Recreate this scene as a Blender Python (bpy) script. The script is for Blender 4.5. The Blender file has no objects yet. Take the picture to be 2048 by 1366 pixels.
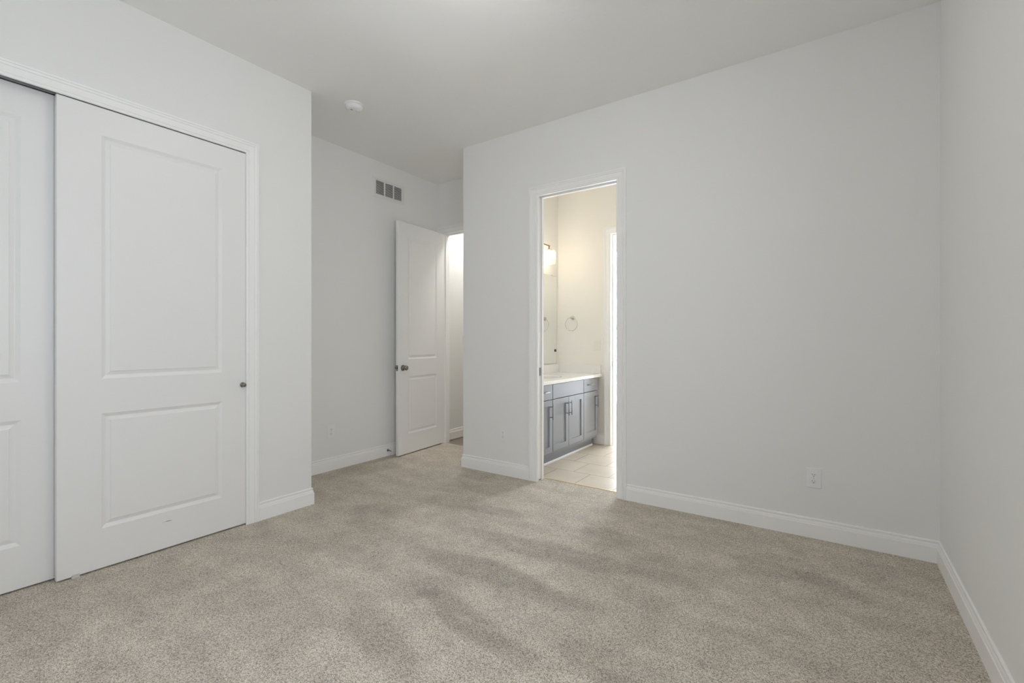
import bpy, math
from mathutils import Vector, Matrix

scene = bpy.context.scene
COL = scene.collection
PI = math.pi
R = math.radians

# ------------------------------------------------------------------ key dimensions (metres)
XL, XH, YB, XR, HC = -3.146, -3.813, 3.366, 0.471, 3.02   # closet wall, alcove wall, back wall, right wall, ceiling
YC = 1.966            # end of the closet wall
YREAR = -0.62         # wall behind the camera
YE = 3.985            # wall with the entry door
XP = -2.889           # left end of the back wall
YBB = 3.466           # bathroom face of the back wall
XM, YBE = -2.775, 5.01  # mirror wall and far wall of the bathroom

# ------------------------------------------------------------------ camera
cam_d = bpy.data.cameras.new('camera')
cam = bpy.data.objects.new('camera', cam_d)
COL.objects.link(cam)
cam.location = (0, 0, 1.2)
cam.rotation_euler = (R(90), 0, R(34.66))
cam_d.sensor_width = 36
cam_d.lens = 930.0 / 2048 * 36
cam_d.shift_y = -2.7 / 2048
cam_d.clip_start = 0.02
scene.camera = cam

# ------------------------------------------------------------------ colour management, world, daylight portals
scene.view_settings.view_transform = 'Standard'
scene.view_settings.look = 'None'
scene.view_settings.gamma = 1
scene.view_settings.use_curve_mapping = False
scene.view_settings.exposure = 0.03
scene.cycles.max_bounces = 14
scene.cycles.diffuse_bounces = 10
scene.cycles.glossy_bounces = 6
scene.cycles.transparent_max_bounces = 12
scene.cycles.sample_clamp_indirect = 4.0
scene.cycles.use_denoising = True
scene.cycles.use_adaptive_sampling = False

SKY = 20.0
LAMP_BED = 26.0
LAMP_HALL = 80.0
LAMP_BATH = 45.0
world = bpy.data.worlds.new('sky')
scene.world = world
world.use_nodes = True
wn = world.node_tree.nodes
bg = wn['Background']
bg.inputs['Color'].default_value = (0.86, 0.928, 1.03, 1)
bg.inputs['Strength'].default_value = SKY


def portal(name, loc, rot, sx, sy):
    d = bpy.data.lights.new(name, 'AREA')
    d.shape = 'RECTANGLE'
    d.size, d.size_y = sx, sy
    d.cycles.is_portal = True
    o = bpy.data.objects.new(name, d)
    o.location, o.rotation_euler = loc, rot
    COL.objects.link(o)


WIN1 = (0.12, 0.80, 1.22, 2.14)     # bedroom window in the right wall: y0, y1, z0, z1
WIN2 = (-2.70, -1.28, 0.20, 2.55)    # window of the room beyond the bathroom: x0, x1, z0, z1
YW2 = 6.5
portal('window_portal', (XR + 0.16, (WIN1[0] + WIN1[1]) / 2, (WIN1[2] + WIN1[3]) / 2), (0, R(90), 0), WIN1[3] - WIN1[2], WIN1[1] - WIN1[0])
portal('window_portal', ((WIN2[0] + WIN2[1]) / 2, YW2 + 0.16, (WIN2[2] + WIN2[3]) / 2), (R(-90), 0, 0), WIN2[1] - WIN2[0], WIN2[3] - WIN2[2])


# ------------------------------------------------------------------ materials
def mat(name, color, rough=0.5, metal=0.0, emit=None, strength=0.0, spec=0.5):
    m = bpy.data.materials.new(name)
    m.use_nodes = True
    b = m.node_tree.nodes['Principled BSDF']
    b.inputs['Base Color'].default_value = (*color, 1)
    b.inputs['Roughness'].default_value = rough
    b.inputs['Metallic'].default_value = metal
    b.inputs['Specular IOR Level'].default_value = spec
    if emit:
        b.inputs['Emission Color'].default_value = (*emit, 1)
        b.inputs['Emission Strength'].default_value = strength
    return m


def node(m, t, **kw):
    n = m.node_tree.nodes.new(t)
    for k, v in kw.items():
        setattr(n, k, v)
    return n


def link(m, a, b):
    m.node_tree.links.new(a, b)


def bsdf(m):
    return m.node_tree.nodes['Principled BSDF']


def add_bump(m, scale, strength, dist, detail=3.0, rough=0.55):
    tc = node(m, 'ShaderNodeTexCoord')
    nz = node(m, 'ShaderNodeTexNoise')
    nz.inputs['Scale'].default_value = scale
    nz.inputs['Detail'].default_value = detail
    nz.inputs['Roughness'].default_value = rough
    bp = node(m, 'ShaderNodeBump')
    bp.inputs['Strength'].default_value = strength
    bp.inputs['Distance'].default_value = dist
    link(m, tc.outputs['Object'], nz.inputs['Vector'])
    link(m, nz.outputs['Fac'], bp.inputs['Height'])
    link(m, bp.outputs['Normal'], bsdf(m).inputs['Normal'])
    return nz


M = {}
M['wall'] = mat('wall_paint', (0.862, 0.861, 0.854), 0.75, spec=0.25)
add_bump(M['wall'], 260, 0.05, 0.001)
M['ceiling'] = mat('ceiling_paint', (0.915, 0.913, 0.898), 0.9, spec=0.15)
add_bump(M['ceiling'], 24, 0.30, 0.004, 2.0)
M['bathwall'] = mat('bathroom_wall_paint', (0.865, 0.84, 0.79), 0.7, spec=0.25)
M['trim'] = mat('trim_enamel', (0.945, 0.943, 0.938), 0.38)
M['door'] = mat('door_enamel', (0.875, 0.872, 0.87), 0.42)
nz = add_bump(M['door'], 90, 0.05, 0.001)
M['dark'] = mat('duct_shade_black', (0.015, 0.015, 0.015), 0.8)
M['track'] = mat('closet_track_metal', (0.36, 0.36, 0.36), 0.5, 0.2)
M['plastic'] = mat('white_plastic', (0.88, 0.88, 0.885), 0.35)
M['switch'] = mat('switch_plastic', (0.82, 0.80, 0.74), 0.35)
M['slot'] = mat('slot_black', (0.02, 0.02, 0.02), 0.6)
M['nickel'] = mat('satin_nickel', (0.27, 0.26, 0.25), 0.14, 1.0)
M['brushed'] = mat('brushed_nickel', (0.55, 0.53, 0.50), 0.3, 1.0)
M['pulls'] = mat('pull_nickel', (0.30, 0.295, 0.29), 0.3, 1.0)
M['ring_metal'] = mat('polished_nickel', (0.72, 0.69, 0.64), 0.2, 1.0)
M['brass'] = mat('warm_nickel', (0.50, 0.40, 0.25), 0.3, 1.0)
M['steel'] = mat('dark_steel', (0.18, 0.18, 0.18), 0.35, 1.0)
M['rubber'] = mat('white_rubber', (0.75, 0.75, 0.74), 0.6)
M['cabinet'] = mat('grey_cabinet_lacquer', (0.262, 0.275, 0.305), 0.45)
M['cabbox'] = mat('cabinet_box_lacquer', (0.262, 0.275, 0.305), 0.5)  # same grey as the cabinet fronts, slightly rougher
M['counter'] = mat('white_cultured_marble', (0.86, 0.85, 0.82), 0.18)
M['basin'] = mat('white_porcelain', (0.85, 0.85, 0.83), 0.1)
M['mirror'] = mat('mirror_silver', (0.90, 0.92, 0.90), 0.0, 1.0)
M['mirror_edge'] = mat('mirror_edge_glass', (0.25, 0.32, 0.29), 0.1)
M['grille'] = mat('grille_enamel', (0.80, 0.80, 0.79), 0.45)
M['strip'] = mat('threshold_metal', (0.85, 0.70, 0.42), 0.3, 0.8)
M['scuff'] = mat('scuff_grey', (0.36, 0.36, 0.355), 0.7)
M['frost'] = mat('frosted_glass_lit', (0.9, 0.88, 0.84), 0.4, emit=(1.0, 0.945, 0.855), strength=LAMP_BED)
M['frost_hall'] = mat('frosted_glass_lit_hall', (0.9, 0.88, 0.84), 0.4, emit=(1.0, 0.985, 0.94), strength=LAMP_HALL)
M['bulb'] = mat('bulb_lit', (1, 0.95, 0.85), 0.4, emit=(1.0, 0.855, 0.65), strength=LAMP_BATH)
M['acrylic'] = mat('clear_plastic', (0.62, 0.61, 0.58), 0.2)

# thin clear glass (window panes, lamp shades): mostly lets light through, with a soft sheen
def thin_glass(name, tint, sheen):
    m = bpy.data.materials.new(name)
    m.use_nodes = True
    nt = m.node_tree
    nt.nodes.clear()
    out = nt.nodes.new('ShaderNodeOutputMaterial')
    mix = nt.nodes.new('ShaderNodeMixShader')
    tr = nt.nodes.new('ShaderNodeBsdfTransparent')
    gl = nt.nodes.new('ShaderNodeBsdfGlossy')
    tr.inputs['Color'].default_value = (*tint, 1)
    gl.inputs['Roughness'].default_value = 0.05
    mix.inputs['Fac'].default_value = sheen
    nt.links.new(tr.outputs[0], mix.inputs[1])
    nt.links.new(gl.outputs[0], mix.inputs[2])
    nt.links.new(mix.outputs[0], out.inputs['Surface'])
    return m


M['glass'] = thin_glass('window_glass', (0.97, 0.98, 0.98), 0.06)
M['shade'] = thin_glass('lamp_shade_glass', (0.96, 0.95, 0.92), 0.10)
_nt = M['shade'].node_tree
_tl = _nt.nodes.new('ShaderNodeBsdfTranslucent')
_tl.inputs['Color'].default_value = (0.95, 0.93, 0.88, 1)
_mx = _nt.nodes.new('ShaderNodeMixShader')
_mx.inputs['Fac'].default_value = 0.10
_out = next(n for n in _nt.nodes if n.type == 'OUTPUT_MATERIAL')
_src = _out.inputs['Surface'].links[0].from_socket
_nt.links.new(_src, _mx.inputs[1])
_nt.links.new(_tl.outputs[0], _mx.inputs[2])
_nt.links.new(_mx.outputs[0], _out.inputs['Surface'])


def carpet():
    m = mat('beige_carpet', (0.4, 0.35, 0.3), 0.95, spec=0.05)
    b = bsdf(m)
    tc = node(m, 'ShaderNodeTexCoord')
    # tuft speckle: light and dark yarn ends, with dark gaps between them
    vo = node(m, 'ShaderNodeTexVoronoi')
    vo.inputs['Scale'].default_value = 300
    link(m, tc.outputs['Object'], vo.inputs['Vector'])
    n1 = node(m, 'ShaderNodeTexNoise')
    n1.inputs['Scale'].default_value = 150
    n1.inputs['Detail'].default_value = 3.0
    n1.inputs['Roughness'].default_value = 0.65
    link(m, tc.outputs['Object'], n1.inputs['Vector'])
    sx = node(m, 'ShaderNodeSeparateColor')
    link(m, vo.outputs['Color'], sx.inputs[0])
    mx = node(m, 'ShaderNodeMath', operation='MULTIPLY_ADD')     # 0.55 * cell + 0.45 * noise - 0.25 * gap
    mx.inputs[1].default_value = 0.50
    link(m, sx.outputs[0], mx.inputs[0])
    my = node(m, 'ShaderNodeMath', operation='MULTIPLY')
    my.inputs[1].default_value = 0.48
    link(m, n1.outputs['Fac'], my.inputs[0])
    link(m, my.outputs[0], mx.inputs[2])
    gap = node(m, 'ShaderNodeMath', operation='MULTIPLY_ADD')
    gap.inputs[1].default_value = -0.22
    link(m, vo.outputs['Distance'], gap.inputs[0])
    link(m, mx.outputs[0], gap.inputs[2])
    r1 = node(m, 'ShaderNodeValToRGB')
    e = r1.color_ramp.elements
    e[0].position, e[0].color = 0.05, (0.215, 0.188, 0.155, 1)
    e[1].position, e[1].color = 0.64, (0.830, 0.755, 0.660, 1)
    x = e.new(0.36)
    x.color = (0.585, 0.525, 0.450, 1)
    link(m, gap.outputs[0], r1.inputs['Fac'])
    # nap: strokes left by the vacuum cleaner and by feet (centre, direction, half length, half width, depth)
    wob = node(m, 'ShaderNodeTexNoise')
    wob.inputs['Scale'].default_value = 5
    wob.inputs['Detail'].default_value = 4
    link(m, tc.outputs['Object'], wob.inputs['Vector'])
    wsub = node(m, 'ShaderNodeVectorMath', operation='SUBTRACT')
    wsub.inputs[1].default_value = (0.5, 0.5, 0.5)
    link(m, wob.outputs['Color'], wsub.inputs[0])
    wmul = node(m, 'ShaderNodeVectorMath', operation='MULTIPLY_ADD')
    wmul.inputs[1].default_value = (0.16, 0.16, 0)
    link(m, wsub.outputs[0], wmul.inputs[0])
    link(m, tc.outputs['Object'], wmul.inputs[2])
    total = None
    for cx, cy, ang, hl, hw, dep in (
            (-1.49, 1.90, 0, 0.66, 0.15, -1.0), (-1.41, 2.28, 5, 0.62, 0.15, -0.85), (-1.28, 1.52, -12, 0.42, 0.10, -0.95),
            (-1.49, 1.23, -21, 0.38, 0.12, -0.7), (-1.62, 1.62, 60, 0.22, 0.14, -0.6), (-1.14, 2.69, 3, 0.24, 0.13, -0.75),
            (-1.95, 2.62, 7, 0.33, 0.10, -0.7), (-3.60, 2.82, 80, 0.50, 0.24, -0.6), (-0.64, 1.62, 1, 0.28, 0.15, -0.5),
            (-0.72, 2.46, 6, 0.28, 0.18, -0.5), (-2.28, 2.24, 79, 0.28, 0.25, 0.6), (-2.64, 2.12, 86, 0.26, 0.20, -0.45),
            (-0.74, 2.11, -3, 0.20, 0.11, -0.5), (-2.05, 1.15, 10, 0.50, 0.10, -0.45), (-2.35, 1.62, 5, 0.45, 0.10, -0.35), (-0.1, 2.75, -8, 0.45, 0.13, -0.45)):
        q = node(m, 'ShaderNodeMapping', vector_type='TEXTURE')
        q.inputs['Location'].default_value = (cx, cy, 0)
        q.inputs['Rotation'].default_value = (0, 0, R(ang))
        q.inputs['Scale'].default_value = (hl, hw, 1)
        link(m, wmul.outputs[0], q.inputs['Vector'])
        ln = node(m, 'ShaderNodeVectorMath', operation='LENGTH')
        link(m, q.outputs[0], ln.inputs[0])
        sm = node(m, 'ShaderNodeMapRange', interpolation_type='SMOOTHSTEP')
        sm.inputs['From Min'].default_value = 0.50
        sm.inputs['From Max'].default_value = 1.02
        sm.inputs['To Min'].default_value = dep
        sm.inputs['To Max'].default_value = 0.0
        link(m, ln.outputs['Value'], sm.inputs['Value'])
        if total is None:
            total = sm.outputs[0]
        else:
            ad = node(m, 'ShaderNodeMath', operation='ADD')
            link(m, total, ad.inputs[0])
            link(m, sm.outputs[0], ad.inputs[1])
            total = ad.outputs[0]
    mp = node(m, 'ShaderNodeMapping')
    mp.inputs['Scale'].default_value = (0.8, 2.6, 1)
    mp.inputs['Rotation'].default_value = (0, 0, R(3))
    link(m, tc.outputs['Object'], mp.inputs['Vector'])
    n2 = node(m, 'ShaderNodeTexNoise')
    n2.inputs['Scale'].default_value = 2.2
    n2.inputs['Detail'].default_value = 4.0
    n2.inputs['Distortion'].default_value = 0.6
    link(m, mp.outputs['Vector'], n2.inputs['Vector'])
    n2r = node(m, 'ShaderNodeMapRange')
    n2r.inputs['From Min'].default_value = 0.3
    n2r.inputs['From Max'].default_value = 0.7
    n2r.inputs['To Min'].default_value = 0.90
    n2r.inputs['To Max'].default_value = 1.07
    link(m, n2.outputs['Fac'], n2r.inputs['Value'])
    r2 = node(m, 'ShaderNodeMath', operation='MULTIPLY_ADD')
    r2.inputs[1].default_value = 0.23
    link(m, total, r2.inputs[0])
    link(m, n2r.outputs[0], r2.inputs[2])
    # small foot marks
    n3 = node(m, 'ShaderNodeTexNoise')
    n3.inputs['Scale'].default_value = 7
    n3.inputs['Detail'].default_value = 3.0
    link(m, tc.outputs['Object'], n3.inputs['Vector'])
    r3 = node(m, 'ShaderNodeMapRange')
    r3.inputs['From Min'].default_value = 0.35
    r3.inputs['From Max'].default_value = 0.65
    r3.inputs['To Min'].default_value = 0.93
    r3.inputs['To Max'].default_value = 1.06
    link(m, n3.outputs['Fac'], r3.inputs['Value'])
    mul = node(m, 'ShaderNodeMath', operation='MULTIPLY')
    link(m, r2.outputs[0], mul.inputs[0])
    link(m, r3.outputs[0], mul.inputs[1])
    vm = node(m, 'ShaderNodeVectorMath', operation='SCALE')
    link(m, r1.outputs['Color'], vm.inputs[0])
    link(m, mul.outputs[0], vm.inputs['Scale'])
    link(m, vm.outputs[0], b.inputs['Base Color'])
    bp = node(m, 'ShaderNodeBump')
    bp.inputs['Strength'].default_value = 0.7
    bp.inputs['Distance'].default_value = 0.006
    link(m, gap.outputs[0], bp.inputs['Height'])
    link(m, bp.outputs['Normal'], b.inputs['Normal'])
    return m


def tiles():
    m = mat('beige_floor_tile', (0.6, 0.5, 0.4), 0.28)
    b = bsdf(m)
    tc = node(m, 'ShaderNodeTexCoord')
    mp = node(m, 'ShaderNodeMapping')
    # rows at y = 3.83, 4.167, 4.504 ... ; joints of those rows half a tile apart
    mp.inputs['Location'].default_value = (2.13 + 0.337 * 20, -3.83 + 0.337 * 20, 0)
    link(m, tc.outputs['Object'], mp.inputs['Vector'])
    br = node(m, 'ShaderNodeTexBrick')
    br.offset = 0.5
    br.offset_frequency = 2
    br.inputs['Scale'].default_value = 1
    br.inputs['Brick Width'].default_value = 0.337
    br.inputs['Row Height'].default_value = 0.337
    br.inputs['Mortar Size'].default_value = 0.0036
    br.inputs['Mortar Smooth'].default_value = 0.1
    br.inputs['Color1'].default_value = (0.57, 0.49, 0.39, 1)
    br.inputs['Color2'].default_value = (0.61, 0.535, 0.435, 1)
    br.inputs['Mortar'].default_value = (0.25, 0.205, 0.145, 1)
    link(m, mp.outputs['Vector'], br.inputs['Vector'])
    nz = node(m, 'ShaderNodeTexNoise')
    nz.inputs['Scale'].default_value = 5
    nz.inputs['Detail'].default_value = 5
    link(m, tc.outputs['Object'], nz.inputs['Vector'])
    mr = node(m, 'ShaderNodeMapRange')
    mr.inputs['To Min'].default_value = 0.82
    mr.inputs['To Max'].default_value = 1.18
    link(m, nz.outputs['Fac'], mr.inputs['Value'])
    vm = node(m, 'ShaderNodeVectorMath', operation='SCALE')
    link(m, br.outputs['Color'], vm.inputs[0])
    link(m, mr.outputs[0], vm.inputs['Scale'])
    link(m, vm.outputs[0], b.inputs['Base Color'])
    bp = node(m, 'ShaderNodeBump', invert=True)
    bp.inputs['Strength'].default_value = 0.5
    bp.inputs['Distance'].default_value = 0.002
    link(m, br.outputs['Fac'], bp.inputs['Height'])
    link(m, bp.outputs['Normal'], b.inputs['Normal'])
    return m


def boards():
    m = mat('hallway_boards', (0.3, 0.24, 0.19), 0.35)
    b = bsdf(m)
    tc = node(m, 'ShaderNodeTexCoord')
    mp = node(m, 'ShaderNodeMapping')
    mp.inputs['Rotation'].default_value = (0, 0, R(90))
    link(m, tc.outputs['Object'], mp.inputs['Vector'])
    br = node(m, 'ShaderNodeTexBrick')
    br.inputs['Scale'].default_value = 1
    br.inputs['Brick Width'].default_value = 1.2
    br.inputs['Row Height'].default_value = 0.18
    br.inputs['Mortar Size'].default_value = 0.0015
    br.inputs['Color1'].default_value = (0.27, 0.225, 0.18, 1)
    br.inputs['Color2'].default_value = (0.22, 0.18, 0.145, 1)
    br.inputs['Mortar'].default_value = (0.08, 0.06, 0.05, 1)
    link(m, mp.outputs['Vector'], br.inputs['Vector'])
    link(m, br.outputs['Color'], b.inputs['Base Color'])
    return m


M['carpet'] = carpet()
M['tile'] = tiles()
M['boards'] = boards()


# ------------------------------------------------------------------ mesh helpers
class MB:
    """Collects vertices and faces of ONE object."""

    def __init__(self):
        self.v, self.f, self.s = [], [], []

    def face(self, pts, smooth=False):
        n = len(self.v)
        self.v += [tuple(p) for p in pts]
        self.f.append(list(range(n, n + len(pts))))
        self.s.append(smooth)

    def box(self, x0, x1, y0, y1, z0, z1, ch=0.0):
        if ch <= 0:
            n = len(self.v)
            self.v += [(x0, y0, z0), (x1, y0, z0), (x1, y1, z0), (x0, y1, z0), (x0, y0, z1), (x1, y0, z1), (x1, y1, z1), (x0, y1, z1)]
            for q in ((3, 2, 1, 0), (4, 5, 6, 7), (0, 1, 5, 4), (1, 2, 6, 5), (2, 3, 7, 6), (3, 0, 4, 7)):
                self.f.append([n + i for i in q])
                self.s.append(False)
            return self
        # chamfered box
        import bmesh
        bm = bmesh.new()
        bmesh.ops.create_cube(bm, size=1)
        for v in bm.verts:
            v.co = ((x0 + x1) / 2 + v.co.x * (x1 - x0), (y0 + y1) / 2 + v.co.y * (y1 - y0), (z0 + z1) / 2 + v.co.z * (z1 - z0))
        bmesh.ops.bevel(bm, geom=bm.edges[:], offset=ch, segments=2, profile=0.6, affect='EDGES')
        self.bm(bm)
        return self

    def bm(self, bm, smooth=False):
        n = len(self.v)
        bm.verts.index_update()
        self.v += [tuple(v.co) for v in bm.verts]
        for f in bm.faces:
            self.f.append([n + v.index for v in f.verts])
            self.s.append(smooth)
        bm.free()

    def rings(self, rings, closed=True, smooth=True, cap0=False, cap1=False):
        """Bridge successive rings (lists of points)."""
        n = len(self.v)
        k = len(rings[0])
        for r in rings:
            self.v += [tuple(p) for p in r]
        for i in range(len(rings) - 1):
            for j in range(k if closed else k - 1):
                a, b = n + i * k + j, n + i * k + (j + 1) % k
                self.f.append([a, b, b + k, a + k])
                self.s.append(smooth)
        if cap0:
            self.f.append([n + j for j in range(k)][::-1])
            self.s.append(False)
        if cap1:
            self.f.append([n + (len(rings) - 1) * k + j for j in range(k)])
            self.s.append(False)
        return self

    def lathe(self, prof, origin, axis='z', seg=32, smooth=True):
        """prof: (radius, height) pairs; turned about an axis through origin."""
        ox, oy, oz = origin
        rs = []
        for r, h in prof:
            ring = []
            for j in range(seg):
                a = 2 * PI * j / seg
                c, s = r * math.cos(a), r * math.sin(a)
                p = {'z': (ox + c, oy + s, oz + h), 'x': (ox + h, oy + c, oz + s), 'y': (ox + s, oy + h, oz + c),
                     '-z': (ox + s, oy + c, oz - h), '-y': (ox + c, oy - h, oz + s), '-x': (ox - h, oy + s, oz + c)}[axis]
                ring.append(p)
            rs.append(ring)
        self.rings(rs, True, smooth, prof[0][0] > 1e-6, prof[-1][0] > 1e-6)
        return self

    def tube(self, pts, r, seg=12, closed=False):
        P = [Vector(p) for p in pts]
        rs = []
        up = Vector((0.123, 0.321, 0.94)).normalized()
        for i, p in enumerate(P):
            if closed:
                t = P[(i + 1) % len(P)] - P[i - 1]
            else:
                t = P[min(i + 1, len(P) - 1)] - P[max(i - 1, 0)]
            t.normalize()
            a = t.cross(up).normalized()
            b = t.cross(a).normalized()
            rs.append([p + a * r * math.cos(2 * PI * j / seg) + b * r * math.sin(2 * PI * j / seg) for j in range(seg)])
        if closed:
            rs.append(rs[0])
        self.rings(rs, True, True, not closed, not closed)
        return self

    def build(self, name, material, parent=None, loc=(0, 0, 0), merge=True, angle=None):
        me = bpy.data.meshes.new(name)
        L = Vector(loc)
        me.from_pydata([tuple(Vector(v) - L) for v in self.v], [], self.f)
        me.polygons.foreach_set('use_smooth', self.s)
        me.materials.append(M[material] if isinstance(material, str) else material)
        import bmesh
        bm = bmesh.new()
        bm.from_mesh(me)
        if merge:
            bmesh.ops.remove_doubles(bm, verts=bm.verts[:], dist=1e-6)
        bmesh.ops.recalc_face_normals(bm, faces=bm.faces[:])
        bm.to_mesh(me)
        bm.free()
        o = bpy.data.objects.new(name, me)
        COL.objects.link(o)
        if parent:
            o.parent = parent
        else:
            o.location = L
        return o


def tag(o, label=None, cat=None, group=None, kind=None):
    for k, v in (('label', label), ('category', cat), ('group', group), ('kind', kind)):
        if v:
            o[k] = v
    return o


def thing(name, loc, label, cat, group=None, rotz=0, kind=None):
    o = bpy.data.objects.new(name, None)
    o.empty_display_size = 0.05
    o.location = loc
    o.rotation_euler = (0, 0, rotz)
    COL.objects.link(o)
    return tag(o, label, cat, group, kind)


def struct(o, label=None, cat=None):
    return tag(o, label, cat, None, 'structure')


def dup(root, loc, rotz, label=None, name=None):
    def rec(o, parent):
        c = o.copy()
        COL.objects.link(c)
        c.parent = parent
        for ch in o.children:
            rec(ch, c)
        return c
    r = rec(root, None)
    r.location = loc
    r.rotation_euler = (0, 0, rotz)
    if label:
        r['label'] = label
    return r


def boxes(name, material, bs, label, cat='wall'):
    m = MB()
    for b in bs:
        m.box(*b)
    return struct(m.build(name, material, merge=False), label, cat)


# ------------------------------------------------------------------ floors, ceiling, walls
m = MB()
fl = [(XH - 0.02, YREAR - 0.02), (XR + 0.02, YREAR - 0.02), (XR + 0.02, 3.484), (XP + 0.05, 3.484), (XP + 0.05, 4.03), (XH - 0.02, 4.03)]
m.rings([[(x, y, -0.08) for x, y in fl], [(x, y, 0.0) for x, y in fl]], True, False, True, True)
struct(m.build('floor', 'carpet'), 'beige cut pile carpet covering the bedroom and the alcove floor', 'carpet')
struct(MB().box(XM - 0.02, 0.1, 3.481, YW2 + 0.02, -0.08, -0.006).build('floor_tile', 'tile'), 'beige tile floor of the bathroom laid in offset rows', 'floor')
struct(MB().box(-6.1, XP + 0.02, 4.028, 7.7, -0.08, -0.010).build('floor_hallway', 'boards'), 'brown board floor of the hallway beyond the entry door', 'floor')
struct(MB().box(-6.2, 0.7, YREAR - 0.2, 7.8, HC, HC + 0.1).build('ceiling', 'ceiling'), 'lightly textured off-white bedroom ceiling', 'ceiling')

T = 0.115
CO0, CO1, COH = -0.304, 1.534, 2.452          # rough opening of the closet
boxes('wall_left', 'wall', [(XL - T, XL, YREAR, CO0, 0, HC), (XL - T, XL, CO1, YC, 0, HC), (XL - T, XL, CO0, CO1, COH, HC),
                            (XH, XL - T, YC - T, YC, 0, HC)], 'white wall around the sliding closet doors, ending in an outside corner')
boxes('wall_alcove', 'wall', [(XH - T, XH, YREAR - T, 4.62, -0.1, HC)], 'white wall of the alcove with the air grille')
EO0, EO1, EOH = -3.752, -2.958, 2.444          # rough opening of the entry door
boxes('wall_entry', 'wall', [(XH, EO0, YE, YE + T, 0, HC), (EO1, XP, YE, YE + T, 0, HC), (EO0, EO1, YE, YE + T, EOH, HC)], 'white wall over the open entry door')
BO0, BO1, BOH = -2.090, -1.341, 2.458         # rough opening of the bathroom door
boxes('wall_back', 'wall', [(XP, BO0, YB, YBB, 0, HC), (BO1, XR + T, YB, YBB, 0, HC), (BO0, BO1, YB, YBB, BOH, HC)], 'long white back wall with the bathroom doorway')
boxes('wall_partition', 'bathwall', [(XP, XM, YBB, 7.6, -0.1, HC)], 'wall between the bathroom and the hallway')
boxes('wall_right', 'wall', [(XR, XR + T, YREAR - T, WIN1[0], 0, HC), (XR, XR + T, WIN1[1], YB, 0, HC),
                             (XR, XR + T, WIN1[0], WIN1[1], 0, WIN1[2]), (XR, XR + T, WIN1[0], WIN1[1], WIN1[3], HC)], 'off-white wall along the right of the bedroom')
boxes('wall_rear', 'wall', [(XH, XR, YREAR - T, YREAR, 0, HC)], 'white wall behind the viewpoint')
FO0, FO1, FOH = -2.109, -1.36, 2.43            # rough opening of the door beyond the bathroom
boxes('wall_bathroom_far', 'bathwall', [(XM, FO0, YBE, YBE + T, -0.1, HC), (FO1, 0, YBE, YBE + T, -0.1, HC), (FO0, FO1, YBE, YBE + T, FOH, HC)], 'cream far wall of the bathroom with the towel ring')
boxes('wall_bathroom_side', 'bathwall', [(0, T, YBB, YW2 + T, -0.1, HC)], 'cream side wall of the bathroom')
boxes('wall_hallway_end', 'wall', [(-6.1, XP, 7.6, 7.72, -0.1, HC), (-6.1, -6.0, 4.5, 7.6, -0.1, HC), (-6.1, XH - T, 4.505, 4.62, -0.1, HC)], 'unseen white walls of the hallway end, set wider to cut bounced light')  # hallway end widened out of view to reduce light bounced off its walls
boxes('wall_window_room', 'wall', [(XM, WIN2[0], YW2, YW2 + T, -0.1, HC), (WIN2[1], 0, YW2, YW2 + T, -0.1, HC),
                                   (WIN2[0], WIN2[1], YW2, YW2 + T, -0.1, WIN2[2]), (WIN2[0], WIN2[1], YW2, YW2 + T, WIN2[3], HC)], 'white wall with the window beyond the bathroom')

# ------------------------------------------------------------------ baseboards
BASE = [(0.0, 0.119), (0.0050, 0.119), (0.0075, 0.1165), (0.0080, 0.1125), (0.0078, 0.1080), (0.0015, 0.1065), (0.0012, 0.1035), (0.0075, 0.1022), (0.0095, 0.0970),
        (0.0108, 0.0900), (0.0108, 0.0870), (0.0085, 0.0862), (0.0085, 0.0848), (0.0135, 0.0838), (0.0145, 0.0820), (0.0145, 0.0)]


def base_run(path, side):
    """path: floor points along a wall; side +1: the profile grows to the left of the direction of travel."""
    P = [Vector((x, y, 0)) for x, y in path]
    rs = []
    for i, p in enumerate(P):
        d0 = (P[i] - P[i - 1]).normalized() if i > 0 else None
        d1 = (P[i + 1] - P[i]).normalized() if i < len(P) - 1 else None
        n0 = Vector((-d0.y, d0.x, 0)) * side if d0 else None
        n1 = Vector((-d1.y, d1.x, 0)) * side if d1 else None
        if n0 is None:
            off = n1
        elif n1 is None:
            off = n0
        else:
            b = (n0 + n1).normalized()
            off = b / max(0.2, b.dot(n0))
        rs.append([(p + off * t + Vector((0, 0, z))) for t, z in BASE] + [p])
    m = MB()
    k = len(rs[0])
    m.rings(rs, True, False, True, True)
    return m


def baseboard(name, path, side, label):
    return struct(base_run(path, side).build(name, 'trim', merge=False), label, 'baseboard')


baseboard('baseboard_left', [(XL, 1.582), (XL, YC), (XH, YC)], -1, 'short white baseboard right of the closet doors, wrapping the corner')
baseboard('baseboard_alcove', [(XH, YC + 0.0142), (XH, YE - 0.018)], -1, 'white baseboard of the alcove behind the open door')
baseboard('baseboard_back_left', [(XP, YE - 0.002), (XP, YB), (-2.1435, YB)], -1, 'white baseboard left of the bathroom doorway')
baseboard('baseboard_right', [(-1.279, YB), (XR, YB), (XR, YREAR)], -1, 'long white baseboard right of the bathroom doorway, turning along the right wall')
baseboard('baseboard_hallway', [(XH, YE + T + 0.075), (XH, 4.62)], -1, 'white baseboard seen through the entry doorway')
baseboard('baseboard_bathroom', [(-2.30, YBE), (-2.170, YBE)], -1, 'short cream baseboard between vanity and far door')
baseboard('baseboard_rear', [(XL, YREAR), (XR - 0.0142, YREAR)], 1, 'white baseboard of the rear wall')

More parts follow.
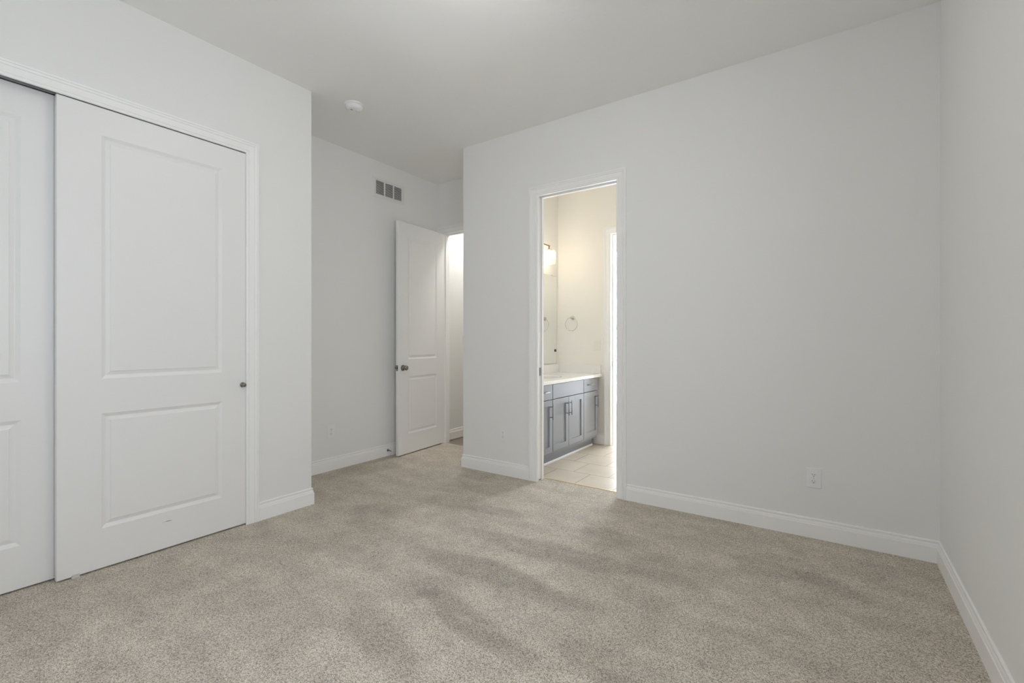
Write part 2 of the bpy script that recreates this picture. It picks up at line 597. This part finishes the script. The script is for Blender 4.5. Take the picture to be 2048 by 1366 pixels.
# ------------------------------------------------------------------ door casings (swept, mitred), jambs
CAS = [(0.0, 0.0), (0.0, 0.008), (0.0020, 0.0108), (0.0070, 0.0125), (0.0130, 0.0118), (0.0145, 0.0078), (0.0162, 0.0078), (0.0175, 0.0115), (0.0470, 0.0145), (0.0485, 0.0105), (0.0505, 0.0105), (0.0525, 0.0158), (0.0610, 0.0182),
       (0.0625, 0.0135), (0.0645, 0.0135), (0.0665, 0.0188), (0.0745, 0.0190), (0.0770, 0.0165), (0.0780, 0.0)]


def casing(u0, u1, h, to3, name, parent=None, material='trim', z0=0.0):
    """Casing round an opening u0..u1, 0..h; to3 maps (u, z, out) to world."""
    m = MB()
    rs = []
    for k in range(4):
        rs.append([to3((u0 - w, u0 - w, u1 + w, u1 + w)[k], (z0, h + w, h + w, z0)[k], t) for w, t in CAS])
    m.rings(rs, False, False, False, False)
    return m


# closet: casing, jamb, track
o = struct(casing(-0.273, 1.503, 2.418, lambda u, z, t: (XL + t, u, z), 'trim').build('trim_1', 'trim', merge=False), 'white moulded casing around the sliding closet doors', 'casing')
m = MB().box(XL - T, XL, 1.515, 1.534, 0, COH).box(XL - T, XL, CO0, CO0 + 0.019, 0, COH).box(XL - T, XL, CO0 + 0.019, 1.515, COH - 0.012, COH)
m.build('jamb', 'trim', o, merge=False)
m = MB().box(XL - 0.041, XL - 0.038, CO0 + 0.02, 1.514, 2.4225, 2.44).box(XL - 0.066, XL - 0.014, CO0 + 0.02, 1.514, 2.4365, 2.4405)
m.build('sliding_track', 'track', o, merge=False)

# bathroom doorway: casing, split jamb
o = struct(casing(-2.066, -1.357, 2.422, lambda u, z, t: (u, YB - t, z), 'trim').build('trim_2', 'trim', merge=False), 'white moulded casing around the bathroom doorway', 'casing')
m = MB()
for y0, y1 in ((YB, 3.387), (3.437, YBB)):
    m.box(BO0, -2.063, y0, y1, 0, BOH).box(-2.063, -1.360, y0, y1, 2.4235, BOH)
m.box(-1.360, BO1, YB, YBB, 0, BOH)
m.build('jamb', 'trim', o, merge=False)
MB().box(BO0, -2.0672, 3.3945, 3.4295, 0.012, 2.415, 0.001).build('pocket_door', 'door', o)
MB().box(-2.0676, -2.0655, 3.400, 3.424, 0.895, 0.965).build('edge_pull', 'steel', o)
MB().box(-2.060, -1.362, 3.394, 3.430, 2.448, 2.4575).build('door_track', 'track', o)

# entry door: casing and jamb
o = struct(casing(-3.736, -2.974, 2.428, lambda u, z, t: (u, YE - t, z), 'trim').build('trim_3', 'trim', merge=False), 'white casing around the entry doorway in the alcove', 'casing')
m = MB().box(EO0, -3.733, YE, YE + T, -0.01, EOH).box(-2.977, EO1, YE, YE + T, -0.01, EOH).box(-3.733, -2.977, YE, YE + T, 2.431, EOH)
m.build('jamb', 'trim', o, merge=False)
m = MB().box(-3.733, -3.721, YE + 0.04, YE + 0.075, -0.01, 2.419).box(-2.989, -2.977, YE + 0.04, YE + 0.075, -0.01, 2.419).box(-3.733, -2.977, YE + 0.04, YE + 0.075, 2.419, 2.431)
m.build('door_stop_moulding', 'trim', o, merge=False)

# door beyond the bathroom
o = struct(casing(-2.092, -1.377, 2.413, lambda u, z, t: (u, YBE - t, z), 'trim', z0=-0.006).build('trim_4', 'trim', merge=False), 'white casing around the bright doorway at the far end of the bathroom', 'casing')
m = MB().box(FO0, -2.090, YBE, YBE + T, -0.01, FOH).box(-1.379, FO1, YBE, YBE + T, -0.01, FOH).box(-2.090, -1.379, YBE, YBE + T, 2.415, FOH)
m.build('jamb', 'trim', o, merge=False)
m = MB().box(-2.090, -2.078, 5.052, 5.064, -0.006, 2.403).box(-1.391, -1.379, 5.052, 5.064, -0.006, 2.403).box(-2.090, -1.379, 5.052, 5.064, 2.403, 2.415)
m.build('door_stop_moulding', 'trim', o, merge=False)
MB().box(-2.0905, -2.0885, 5.015, 5.047, 0.90, 0.96).build('strike_plate', 'brushed', o)


# ------------------------------------------------------------------ moulded two-panel doors
LOOPS = [(0.0, 0.0), (0.0025, 0.0012), (0.017, 0.0088), (0.020, 0.0092), (0.0365, 0.0042), (0.0378, 0.0012), (0.040, 0.0008)]


def slab(w, z0, z1, t, panels, both=False):
    """Door slab in local x (width), front at y = 0 facing -y, back at y = t. panels: (x0, x1, z0, z1)."""
    m = MB()
    c = 0.002
    xs = sorted({c, w - c} | {p[0] for p in panels} | {p[1] for p in panels})
    zs = sorted({z0 + c, z1 - c} | {p[2] for p in panels} | {p[3] for p in panels})

    def side(fy):
        for i in range(len(xs) - 1):
            for j in range(len(zs) - 1):
                a, b, lo, hi = xs[i], xs[i + 1], zs[j], zs[j + 1]
                hit = [p for p in panels if p[0] <= a and b <= p[1] and p[2] <= lo and hi <= p[3]]
                if not hit:
                    m.face([(a, fy(0), lo), (b, fy(0), lo), (b, fy(0), hi), (a, fy(0), hi)])
        for p in panels:
            rs = [[(p[0] + q, fy(d), p[2] + q), (p[1] - q, fy(d), p[2] + q), (p[1] - q, fy(d), p[3] - q), (p[0] + q, fy(d), p[3] - q)] for q, d in LOOPS]
            m.rings(rs, True, False)
            m.face(rs[-1])

    side(lambda d: d)
    if both:
        side(lambda d: t - d)
    else:
        m.face([(c, t, z0 + c), (w - c, t, z0 + c), (w - c, t, z1 - c), (c, t, z1 - c)])
    r = lambda q, y: [(q, y, z0 + q), (w - q, y, z0 + q), (w - q, y, z1 - q), (q, y, z1 - q)]
    m.rings([r(c, 0), r(0, c), r(0, t - c), r(c, t)], True, False)
    return m


def place(mb, f):
    mb.v = [tuple(f(*v)) for v in mb.v]
    return mb


# right closet door (front track) and left closet door (rear track): local x -> world y, local y -> world -x
DW = 0.900
PANX = (0.171, 0.756)
CP = [(PANX[0], PANX[1], 0.215, 0.816), (PANX[0], PANX[1], 0.998, 2.272)]


def closet_door(name, y0, xf, label, knob_y, top):
    d = thing(name, (xf, y0, 0), label, 'door', kind='structure')
    s = place(slab(DW, 0.008, top, 0.035, CP), lambda x, y, z: (-y, x, z))
    s.build('door_panel', 'door', d, merge=True)
    k = MB()
    k.lathe([(0.0, -0.001), (0.0155, -0.001), (0.0165, 0.001), (0.0165, 0.004), (0.0125, 0.0075), (0.0085, 0.010), (0.0075, 0.014), (0.0095, 0.018), (0.0125, 0.022), (0.0130, 0.0265), (0.0105, 0.031), (0.0055, 0.0335), (0.0, 0.034)], (0, knob_y, 0.911), 'x', 28)
    k.build('knob', 'nickel', d)
    return d


d = closet_door('door_1', 0.608, XL - 0.002, 'front sliding closet door, white with two raised panels and a scuff near its bottom rail', 0.876, 2.4155)
sc = MB()
sc.face([(0.0004, 0.437, 0.1590), (0.0004, 0.462, 0.1585), (0.0004, 0.490, 0.1575), (0.0004, 0.480, 0.1602), (0.0004, 0.470, 0.1628), (0.0004, 0.460, 0.1622), (0.0004, 0.455, 0.1605)])
sc.build('scuff_mark', 'scuff', d)
closet_door('door_2', -0.262, XL - 0.061, 'rear sliding closet door, white with two raised panels, partly behind the other', 0.024, 2.4245)

g = MB()
g.box(XL - 0.040, XL + 0.006, 0.662, 0.694, 0.0, 0.007, 0.001).box(XL - 0.0, XL + 0.004, 0.664, 0.692, 0.005, 0.018, 0.001)
tag(g.build('door_guide', 'acrylic', merge=False), 'small clear plastic guide on the carpet under the closet door', 'door guide')

# entry door, swung open against the alcove wall
HW = 0.762
hp = [(0.146, 0.618, 0.215, 0.820), (0.146, 0.618, 1.000, 2.290)]
ang = math.atan2(4.016 - 3.257, -3.732 + 3.668)     # direction free edge -> hinge edge
d = thing('door_3', (-3.668, 3.257, 0), 'white two-panel entry door standing open along the alcove wall', 'door', kind='structure', rotz=ang)
# local x along the door (free edge at 0), local +y = away from the camera side
slab(HW, 0.010, 2.432, 0.035, hp, True).build('door_panel', 'door', d)
for sgn, y0 in ((-1, 0.0), (1, 0.035)):
    k = MB()
    k.lathe([(0.0, -0.001), (0.030, -0.001), (0.0315, 0.001), (0.0305, 0.006), (0.024, 0.0085), (0.0125, 0.0105), (0.0115, 0.024), (0.0135, 0.029), (0.022, 0.034), (0.0262, 0.042), (0.0265, 0.048), (0.023, 0.056), (0.014, 0.0605), (0.0, 0.062)],
            (0.066, y0, 0.913), '-y' if sgn < 0 else 'y', 32)
    k.build('knob', 'nickel', d)
MB().box(-0.0012, 0.001, 0.0045, 0.0305, 0.884, 0.942, 0.0004).build('latch_plate', 'nickel', d)
MB().box(-0.011, 0.0, 0.012, 0.024, 0.903, 0.923, 0.002).build('latch_bolt', 'nickel', d)
for hz in (0.24, 0.90, 1.55, 2.20):
    h = MB()
    h.lathe([(0.0065, -0.045), (0.0065, 0.045)], (HW + 0.0065, 0.0345, hz), 'z', 14)
    h.box(HW - 0.0005, HW + 0.0018, 0.004, 0.034, hz - 0.045, hz + 0.045)
    h.build('hinge', 'brushed', d, merge=False)

# door stop on the alcove baseboard
d = thing('door_stop', (XH + 0.014, 3.232, 0.060), 'dark metal door stop with white tip on the alcove baseboard', 'door stop')
MB().lathe([(0.0, -0.002), (0.0125, -0.002), (0.0125, 0.002), (0.007, 0.006), (0.0048, 0.010), (0.0046, 0.058), (0.0075, 0.060), (0.0075, 0.064), (0.0, 0.064)], (0, 0, 0), 'x', 20).build('rod', 'steel', d)
MB().lathe([(0.0, 0.063), (0.0085, 0.063), (0.0092, 0.066), (0.0092, 0.073), (0.0075, 0.077), (0.0, 0.0775)], (0, 0, 0), 'x', 20).build('rubber_tip', 'rubber', d)


# ------------------------------------------------------------------ outlets and switches (local: plate faces -y, centre at the origin)
def wall_plate(m, w, h, t):
    b = 0.0035
    r = lambda q, y: [(-w / 2 + q, y, -h / 2 + q), (w / 2 - q, y, -h / 2 + q), (w / 2 - q, y, h / 2 - q), (-w / 2 + q, y, h / 2 - q)]
    m.rings([r(0, 0.002), r(0, -t * 0.4), r(b * 0.4, -t * 0.8), r(b, -t)], True, False)
    m.face(r(b, -t))
    return m


def make_outlet(loc, rotz, label):
    d = thing('wall_outlet', loc, label, 'outlet', 'duplex wall outlets', rotz)
    wall_plate(MB(), 0.080, 0.120, 0.0065).build('cover_plate', 'plastic', d)
    for zc in (0.0195, -0.0195):
        f = MB()
        pts = []
        for j in range(36):
            a = 2 * PI * j / 36
            x, z = 0.0172 * math.cos(a), 0.0172 * math.sin(a)
            z = max(-0.0135, min(0.0135, z))
            pts.append((x, z))
        f.rings([[(x, -0.0060, zc + z) for x, z in pts], [(x, -0.0080, zc + z) for x, z in pts], [(x * 0.95, -0.0085, zc + z * 0.95) for x, z in pts]], True, False, False, True)
        r = f.build('receptacle', 'plastic', d)
        for sx, hh in ((-0.0062, 0.0082), (0.0062, 0.0068)):
            MB().box(sx - 0.0011, sx + 0.0011, -0.0088, -0.0070, zc + 0.0035 - hh / 2, zc + 0.0035 + hh / 2).build('slot', 'slot', r)
        MB().lathe([(0.0, 0.0070), (0.0026, 0.0070), (0.0026, 0.0088), (0.0, 0.0088)], (0, 0, zc - 0.0068), '-y', 14).build('ground_hole', 'slot', r)
    MB().lathe([(0.0, 0.006), (0.0030, 0.006), (0.0026, 0.0075), (0.0, 0.0078)], (0, 0, 0), '-y', 14).build('screw', 'brushed', d)
    return d


out = make_outlet((-0.099, YB, 0.363), 0, 'white outlet on the long wall right of the bathroom doorway')
dup(out, (-2.422, YB, 0.357), 0, 'white outlet on the short wall left of the bathroom doorway')
dup(out, (XH, 2.577, 0.357), R(90), 'white outlet on the alcove wall under the air grille')


def make_switch(loc, rotz, label):
    d = thing('light_switch', loc, label, 'light switch', 'toggle light switches', rotz)
    wall_plate(MB(), 0.078, 0.120, 0.006).build('cover_plate', 'switch', d)
    MB().box(-0.006, 0.006, -0.0065, -0.004, -0.013, 0.013).build('toggle_frame', 'switch', d)
    t = MB().box(-0.0042, 0.0042, -0.016, -0.004, 0.0, 0.010, 0.001)
    t.build('toggle', 'switch', d)
    for z in (0.030, -0.030):
        MB().lathe([(0.0, 0.005), (0.0028, 0.005), (0.0024, 0.0068), (0.0, 0.007)], (0, 0, z), '-y', 12).build('screw', 'switch', d)
    return d


sw = make_switch((-2.259, YBE, 1.140), 0, 'cream switch plate on the bathroom wall right of the towel ring')
dup(sw, (XH, 4.468, 1.205), R(90), 'switch plate on the hallway wall beyond the entry doorway')

# ------------------------------------------------------------------ return air grille on the alcove wall
VY0, VY1, VZ0, VZ1 = 3.050, 3.466, 2.652, 2.852
IY0, IY1, IZ0, IZ1 = 3.086, 3.424, 2.685, 2.825
d = thing('air_grille', (XH, (VY0 + VY1) / 2, VZ0), 'white three-bay air return grille high on the alcove wall', 'vent')
L = (XH, (VY0 + VY1) / 2, VZ0)
m = MB()
mw = 0.016
bw = (IY1 - IY0 - 2 * mw) / 3
outer = lambda q, x: [(x, VY0 + q, VZ0 + q), (x, VY1 - q, VZ0 + q), (x, VY1 - q, VZ1 - q), (x, VY0 + q, VZ1 - q)]
inner = lambda x: [(x, IY0, IZ0), (x, IY1, IZ0), (x, IY1, IZ1), (x, IY0, IZ1)]
m.rings([outer(0, XH - 0.001), outer(0.001, XH + 0.003), outer(0.010, XH + 0.008), inner(XH + 0.008), inner(XH + 0.001)], True, False)
for k in (1, 2):
    y = IY0 + k * bw + (k - 1) * mw
    m.box(XH + 0.001, XH + 0.0085, y, y + mw, IZ0, IZ1)
m.build('grille_frame', 'grille', d, L, merge=False)
MB().box(XH + 0.0003, XH + 0.0012, IY0, IY1, IZ0, IZ1).build('duct_dark_backing', 'dark', d, L)  # near-black sheet on the wall, stands in for the shade inside the duct
for k in range(3):
    y = IY0 + k * (bw + mw)
    m = MB()
    n = 12
    for i in range(n):
        z = IZ0 + (i + 0.5) * (IZ1 - IZ0) / n
        # louvre tilted down towards the room
        m.rings([[(XH + 0.0012, yy, z + 0.0058), (XH + 0.0082, yy, z - 0.0020), (XH + 0.0082, yy, z - 0.0032), (XH + 0.0012, yy, z + 0.0046)] for yy in (y + 0.0015, y + bw - 0.0015)], True, False, True, True)
    m.build('louvre', 'grille', d, L, merge=False)

# ------------------------------------------------------------------ smoke detector on the ceiling
SC = (-3.048, 2.262, HC)
d = thing('smoke_detector', SC, 'round white smoke detector on the ceiling near the closet corner', 'smoke detector')
MB().lathe([(0.0, -0.001), (0.070, -0.001), (0.0715, 0.002), (0.0715, 0.011), (0.069, 0.0135), (0.062, 0.014), (0.0, 0.014)], (0, 0, 0), '-z', 48).build('mounting_base', 'plastic', d)
MB().lathe([(0.0, 0.013), (0.063, 0.013), (0.0645, 0.016), (0.062, 0.033), (0.057, 0.041), (0.045, 0.0455), (0.024, 0.047), (0.0, 0.047)], (0, 0, 0), '-z', 48).build('sensor_body', 'plastic', d)
MB().lathe([(0.0, 0.046), (0.0135, 0.046), (0.013, 0.0490), (0.0, 0.0495)], (0.020, 0.016, 0), '-z', 24).build('test_button', 'plastic', d)
MB().box(-0.004, 0.004, -0.030, -0.012, -0.0475, -0.0455).build('sounder_slot', 'steel', d)


# ------------------------------------------------------------------ ceiling lights (out of frame above, and in the hallway)
def dome_light(loc, label, em):
    d = thing('ceiling_light', loc, label, 'ceiling light')
    MB().lathe([(0.0, 0.0), (0.165, 0.0), (0.170, 0.004), (0.170, 0.022), (0.160, 0.026), (0.0, 0.026)], (0, 0, 0), '-z', 48).build('light_base', 'brushed', d)
    MB().lathe([(0.160, 0.024), (0.158, 0.040), (0.145, 0.062), (0.115, 0.082), (0.070, 0.096), (0.030, 0.102), (0.0, 0.103)], (0, 0, 0), '-z', 48).build('glass_dome', em, d)
    MB().lathe([(0.0, 0.101), (0.010, 0.101), (0.010, 0.108), (0.006, 0.115), (0.0, 0.117)], (0, 0, 0), '-z', 20).build('finial', 'brushed', d)
    return d


dome_light((-1.34, 1.58, HC), 'round flush light with frosted dome in the middle of the bedroom ceiling', 'frost')
dome_light((-3.55, 4.44, HC), 'round flush light with frosted dome on the hallway ceiling', 'frost_hall')


# ------------------------------------------------------------------ windows
def window(name, loc, rotz, w, h, label):
    """Local: opening centred in x, sill at z = 0, room side -y."""
    d = thing(name, loc, label, 'window', kind='structure', rotz=rotz)
    f = MB()
    q = 0.045
    f.box(-w / 2, w / 2, 0.03, 0.085, 0, q).box(-w / 2, w / 2, 0.03, 0.085, h - q, h).box(-w / 2, -w / 2 + q, 0.03, 0.085, q, h - q).box(w / 2 - q, w / 2, 0.03, 0.085, q, h - q)
    f.box(-w / 2 + q, w / 2 - q, 0.035, 0.075, h / 2 - 0.02, h / 2 + 0.02)
    f.build('window_frame', 'trim', d, merge=False)
    MB().box(-w / 2 + q, w / 2 - q, 0.054, 0.057, q, h / 2 - 0.02).build('pane', 'glass', d)
    MB().box(-w / 2 + q, w / 2 - q, 0.054, 0.057, h / 2 + 0.02, h - q).build('pane', 'glass', d)
    MB().box(-w / 2 - 0.05, w / 2 + 0.05, -0.03, 0.03, -0.022, 0.0, 0.003).build('window_sill', 'trim', d)
    return d


window('window_1', (XR, (WIN1[0] + WIN1[1]) / 2, WIN1[2]), R(-90), WIN1[1] - WIN1[0], WIN1[3] - WIN1[2], 'white sash window in the right bedroom wall')
window('window_2', ((WIN2[0] + WIN2[1]) / 2, YW2, WIN2[2]), 0, WIN2[1] - WIN2[0], WIN2[3] - WIN2[2], 'white sash window in the room beyond the bathroom')

# ------------------------------------------------------------------ vanity
VX = -2.215           # face of the doors
CX = VX - 0.0195      # face of the box
VYA, VYZ = 3.500, 4.930
L = (CX, (VYA + VYZ) / 2, 0)
d = thing('vanity_cabinet', L, 'grey shaker vanity cabinet seen through the bathroom doorway', 'cabinet')
m = MB()
m.box(XM + 0.002, CX, VYA, VYZ, 0.095, 0.620)
m.box(CX - 0.02, CX, VYA, VYZ, 0.620, 0.7795).box(XM + 0.002, CX - 0.02, VYA, VYA + 0.018, 0.620, 0.7795).box(XM + 0.002, CX - 0.02, VYZ - 0.018, VYZ, 0.620, 0.7795)
m.box(XM + 0.002, -2.290, VYA, VYZ, -0.0055, 0.095)
m.build('cabinet_box', 'cabbox', d, L, merge=False)
qr = MB()
qr.rings([[(-2.290, y, -0.0055), (-2.290, y, 0.012), (-2.285, y, 0.011), (-2.281, y, 0.007), (-2.280, y, -0.0055)] for y in (VYA, VYZ)], True, False, True, True)
qr.build('shoe_moulding', 'trim', d, L, merge=False)


def shaker(m, y0, y1, z0, z1, fr, dep):
    """Front facing +x at VX with a recessed flat panel."""
    X0, X1 = CX + 0.0005, VX
    c = 0.0012
    rc = lambda q, x: [(x, y0 + q, z0 + q), (x, y1 - q, z0 + q), (x, y1 - q, z1 - q), (x, y0 + q, z1 - q)]
    if fr:
        m.rings([rc(0, X0), rc(0, X1 - c), rc(c, X1), rc(fr, X1), rc(fr + 0.001, X1 - dep)], True, False, True, True)
    else:
        m.rings([rc(0, X0), rc(0, X1 - c), rc(c, X1)], True, False, True, True)
    return m


def pull(vertical, yc, zc, half, parent):
    p = MB()
    bx = VX + 0.030
    if vertical:
        p.lathe([(0.0046, -half), (0.0046, half)], (bx, yc, zc), 'z', 14)
        for s in (-1, 1):
            p.lathe([(0.0042, -0.001), (0.0042, 0.030)], (VX, yc, zc + s * (half - 0.022)), 'x', 12)
    else:
        p.lathe([(0.0046, -half), (0.0046, half)], (bx, yc, zc), 'y', 14)
        for s in (-1, 1):
            p.lathe([(0.0042, -0.001), (0.0042, 0.030)], (VX, yc + s * (half - 0.022), zc), 'x', 12)
    return p.build('bar_pull', 'pulls', parent, L, merge=False)


for y0, y1, hy in ((3.530, 3.887, 3.846), (3.896, 4.217, 4.172), (4.222, 4.563, 4.232), (4.571, 4.925, 4.872)):
    o = shaker(MB(), y0, y1, 0.128, 0.627, 0.056, 0.010).build('cabinet_door', 'cabinet', d, L)
    pull(True, hy, 0.515, 0.072, o)
for y0, y1, hy in ((3.530, 3.887, 3.708), (4.571, 4.925, 4.712)):
    o = shaker(MB(), y0, y1, 0.634, 0.775, 0, 0).build('drawer', 'cabinet', d, L)
    pull(False, hy, 0.711, 0.080, o)
shaker(MB(), 3.896, 4.563, 0.634, 0.775, 0, 0).build('false_drawer_front', 'cabinet', d, L)

# countertop with an oval undermount basin
CTX0, CTX1, CTY0, CTY1, CTZ0, CTZ1 = XM, -2.200, 3.490, YBE, 0.780, 0.811
SX, SY, SA, SB = -2.49, 4.235, 0.150, 0.205
d = thing('countertop', ((CTX0 + CTX1) / 2, (CTY0 + CTY1) / 2, CTZ0), 'white countertop with oval basin on the grey vanity', 'countertop')
L = tuple(d.location)
m = MB()
n = 64
ell, rect = [], []
for j in range(n):
    a = 2 * PI * j / n
    ca, sa = math.cos(a), math.sin(a)
    ell.append((SX + SA * ca, SY + SB * sa))
    hx = (CTX1 - 0.002 - SX) if ca > 0 else (SX - CTX0)
    hy = (CTY1 - SY) if sa > 0 else (SY - CTY0)
    k = min(hx / abs(ca) if abs(ca) > 1e-9 else 1e9, hy / abs(sa) if abs(sa) > 1e-9 else 1e9)
    rect.append((SX + k * ca, SY + k * sa))
# snap the nearest samples to the four corners
for cx, cy in ((CTX0, CTY0), (CTX0, CTY1), (CTX1 - 0.002, CTY0), (CTX1 - 0.002, CTY1)):
    j = min(range(n), key=lambda i: (rect[i][0] - cx) ** 2 + (rect[i][1] - cy) ** 2)
    rect[j] = (cx, cy)
low = [(x if x < CTX1 - 0.003 else CTX1, y) for x, y in rect]
m.rings([[(x, y, CTZ0) for x, y in ell], [(x, y, CTZ1 - 0.003) for x, y in ell], [(SX + (x - SX) * 1.02, SY + (y - SY) * 1.015, CTZ1) for x, y in ell], [(x, y, CTZ1) for x, y in rect],
         [(x, y, CTZ1 - 0.002) for x, y in low], [(x, y, CTZ0) for x, y in low]], True, False)
m.build('counter_slab', 'counter', d, L, merge=False)
b = MB()
rs = []
for q, z in ((1.02, CTZ0 + 0.0), (0.99, CTZ0 - 0.02), (0.93, CTZ0 - 0.07), (0.78, CTZ0 - 0.115), (0.5, CTZ0 - 0.135), (0.12, CTZ0 - 0.14)):
    rs.append([(SX + SA * q * math.cos(2 * PI * j / 48), SY + SB * q * math.sin(2 * PI * j / 48), z) for j in range(48)])
b.rings(rs, True, True, False, True)
b.build('sink_basin', 'basin', d, L)
MB().box(XM + 0.0005, XM + 0.020, CTY0, CTY1 - 0.0005, CTZ1, 0.912, 0.002).build('backsplash', 'counter', d, L)
MB().box(XM + 0.021, -2.210, CTY1 - 0.020, CTY1 - 0.0005, CTZ1, 0.912, 0.002).build('side_splash', 'counter', d, L)

# faucet (hidden behind the door jamb from here)
d = thing('faucet', (-2.705, 4.235, CTZ1 + 0.0005), 'nickel faucet behind the basin on the white countertop', 'faucet')
m = MB()
m.lathe([(0.0, 0.0), (0.026, 0.0), (0.026, 0.006), (0.020, 0.010), (0.017, 0.02), (0.016, 0.10), (0.0, 0.102)], (0, 0, 0), 'z', 24)
m.build('faucet_body', 'brushed', d)
MB().tube([(0.0, 0, 0.085), (0.03, 0, 0.115), (0.07, 0, 0.128), (0.11, 0, 0.118), (0.125, 0, 0.095)], 0.010, 14).build('spout', 'brushed', d)
MB().tube([(0.0, 0, 0.098), (-0.005, 0, 0.125), (-0.03, 0, 0.150)], 0.0055, 12).build('lever', 'brushed', d)

# mirror with clips
d = thing('mirror', (XM, 4.26, 0.918), 'frameless vanity mirror above the white countertop', 'mirror')
L = tuple(d.location)
MB().box(XM + 0.0002, XM + 0.0058, 3.56, 4.960, 0.9182, 1.9715).build('mirror_edge', 'mirror_edge', d, L)
m = MB()
m.face([(XM + 0.0061, 3.562, 0.920), (XM + 0.0061, 4.958, 0.920), (XM + 0.0061, 4.958, 1.970), (XM + 0.0061, 3.562, 1.970)])
m.build('mirror_glass', 'mirror', d, L)
for y in (3.70, 4.842):
    MB().box(XM, XM + 0.011, y - 0.010, y + 0.010, 1.964, 1.982, 0.002).build('clip', 'acrylic', d, L)
tag(MB().box(XM + 0.0055, XM + 0.0125, 4.912, 4.940, 1.060, 1.090, 0.003).build('corner_clip', 'slot', d, L), 'black clip at the lower edge')

# vanity light
d = thing('vanity_light', (XM, 4.235, 2.275), 'vanity light with clear glass shades above the mirror', 'wall lamp')
L = tuple(d.location)
LXX = XM + 0.105
m = MB()
m.box(XM + 0.0005, XM + 0.022, 4.14, 4.33, 2.215, 2.335, 0.006)
m.build('back_plate', 'brass', d, L)
m = MB()
m.lathe([(0.008, -0.385), (0.008, 0.385)], (LXX, 4.235, 2.278), 'y', 16)
for y in (4.19, 4.28):
    m.lathe([(0.0065, 0.0), (0.0065, 0.105)], (XM + 0.015, y, 2.278), 'x', 14)
m.build('arm', 'brass', d, L, merge=False)
for y in (3.865, 4.235, 4.605):
    m = MB()
    m.lathe([(0.007, -0.006), (0.007, 0.034), (0.012, 0.036), (0.034, 0.044), (0.036, 0.050), (0.018, 0.052), (0.018, 0.068), (0.0, 0.068)], (LXX, y, 2.278), '-z', 24)
    s = m.build('lamp_socket', 'brass', d, L)
    MB().lathe([(0.036, 0.048), (0.068, 0.058), (0.079, 0.078), (0.080, 0.105), (0.077, 0.200), (0.0755, 0.208)], (LXX, y, 2.278), '-z', 32).build('glass_shade', 'shade', s, L)
    MB().lathe([(0.0, 0.066), (0.013, 0.068), (0.016, 0.080), (0.028, 0.104), (0.031, 0.125), (0.028, 0.143), (0.017, 0.156), (0.0, 0.160)], (LXX, y, 2.278), '-z', 24).build('bulb', 'bulb', s, L)

# towel ring
d = thing('towel_ring', (-2.572, YBE, 1.466), 'brushed metal towel ring on the cream wall beside the mirror', 'towel ring')
MB().lathe([(0.0, -0.001), (0.024, -0.001), (0.024, 0.004), (0.019, 0.008), (0.011, 0.011), (0.010, 0.040), (0.013, 0.044), (0.013, 0.056), (0.010, 0.060), (0.0, 0.061)], (0, 0, 0), '-y', 28).build('post', 'brushed', d)
MB().tube([(0.080 * math.sin(2 * PI * j / 56), -0.050, -0.076 + 0.080 * math.cos(2 * PI * j / 56)) for j in range(56)], 0.0038, 12, True).build('ring', 'ring_metal', d)

# metal edge strip where carpet meets tile
m = MB()
m.rings([[(x, 3.482, -0.004), (x, 3.483, 0.0035), (x, 3.492, 0.0045), (x, 3.500, 0.002), (x, 3.502, -0.0055)] for x in (-2.062, -1.361)], True, False, True, True)
tag(m.build('threshold_strip', 'strip', merge=False), 'brass coloured edge strip between carpet and bathroom tile', 'threshold strip')
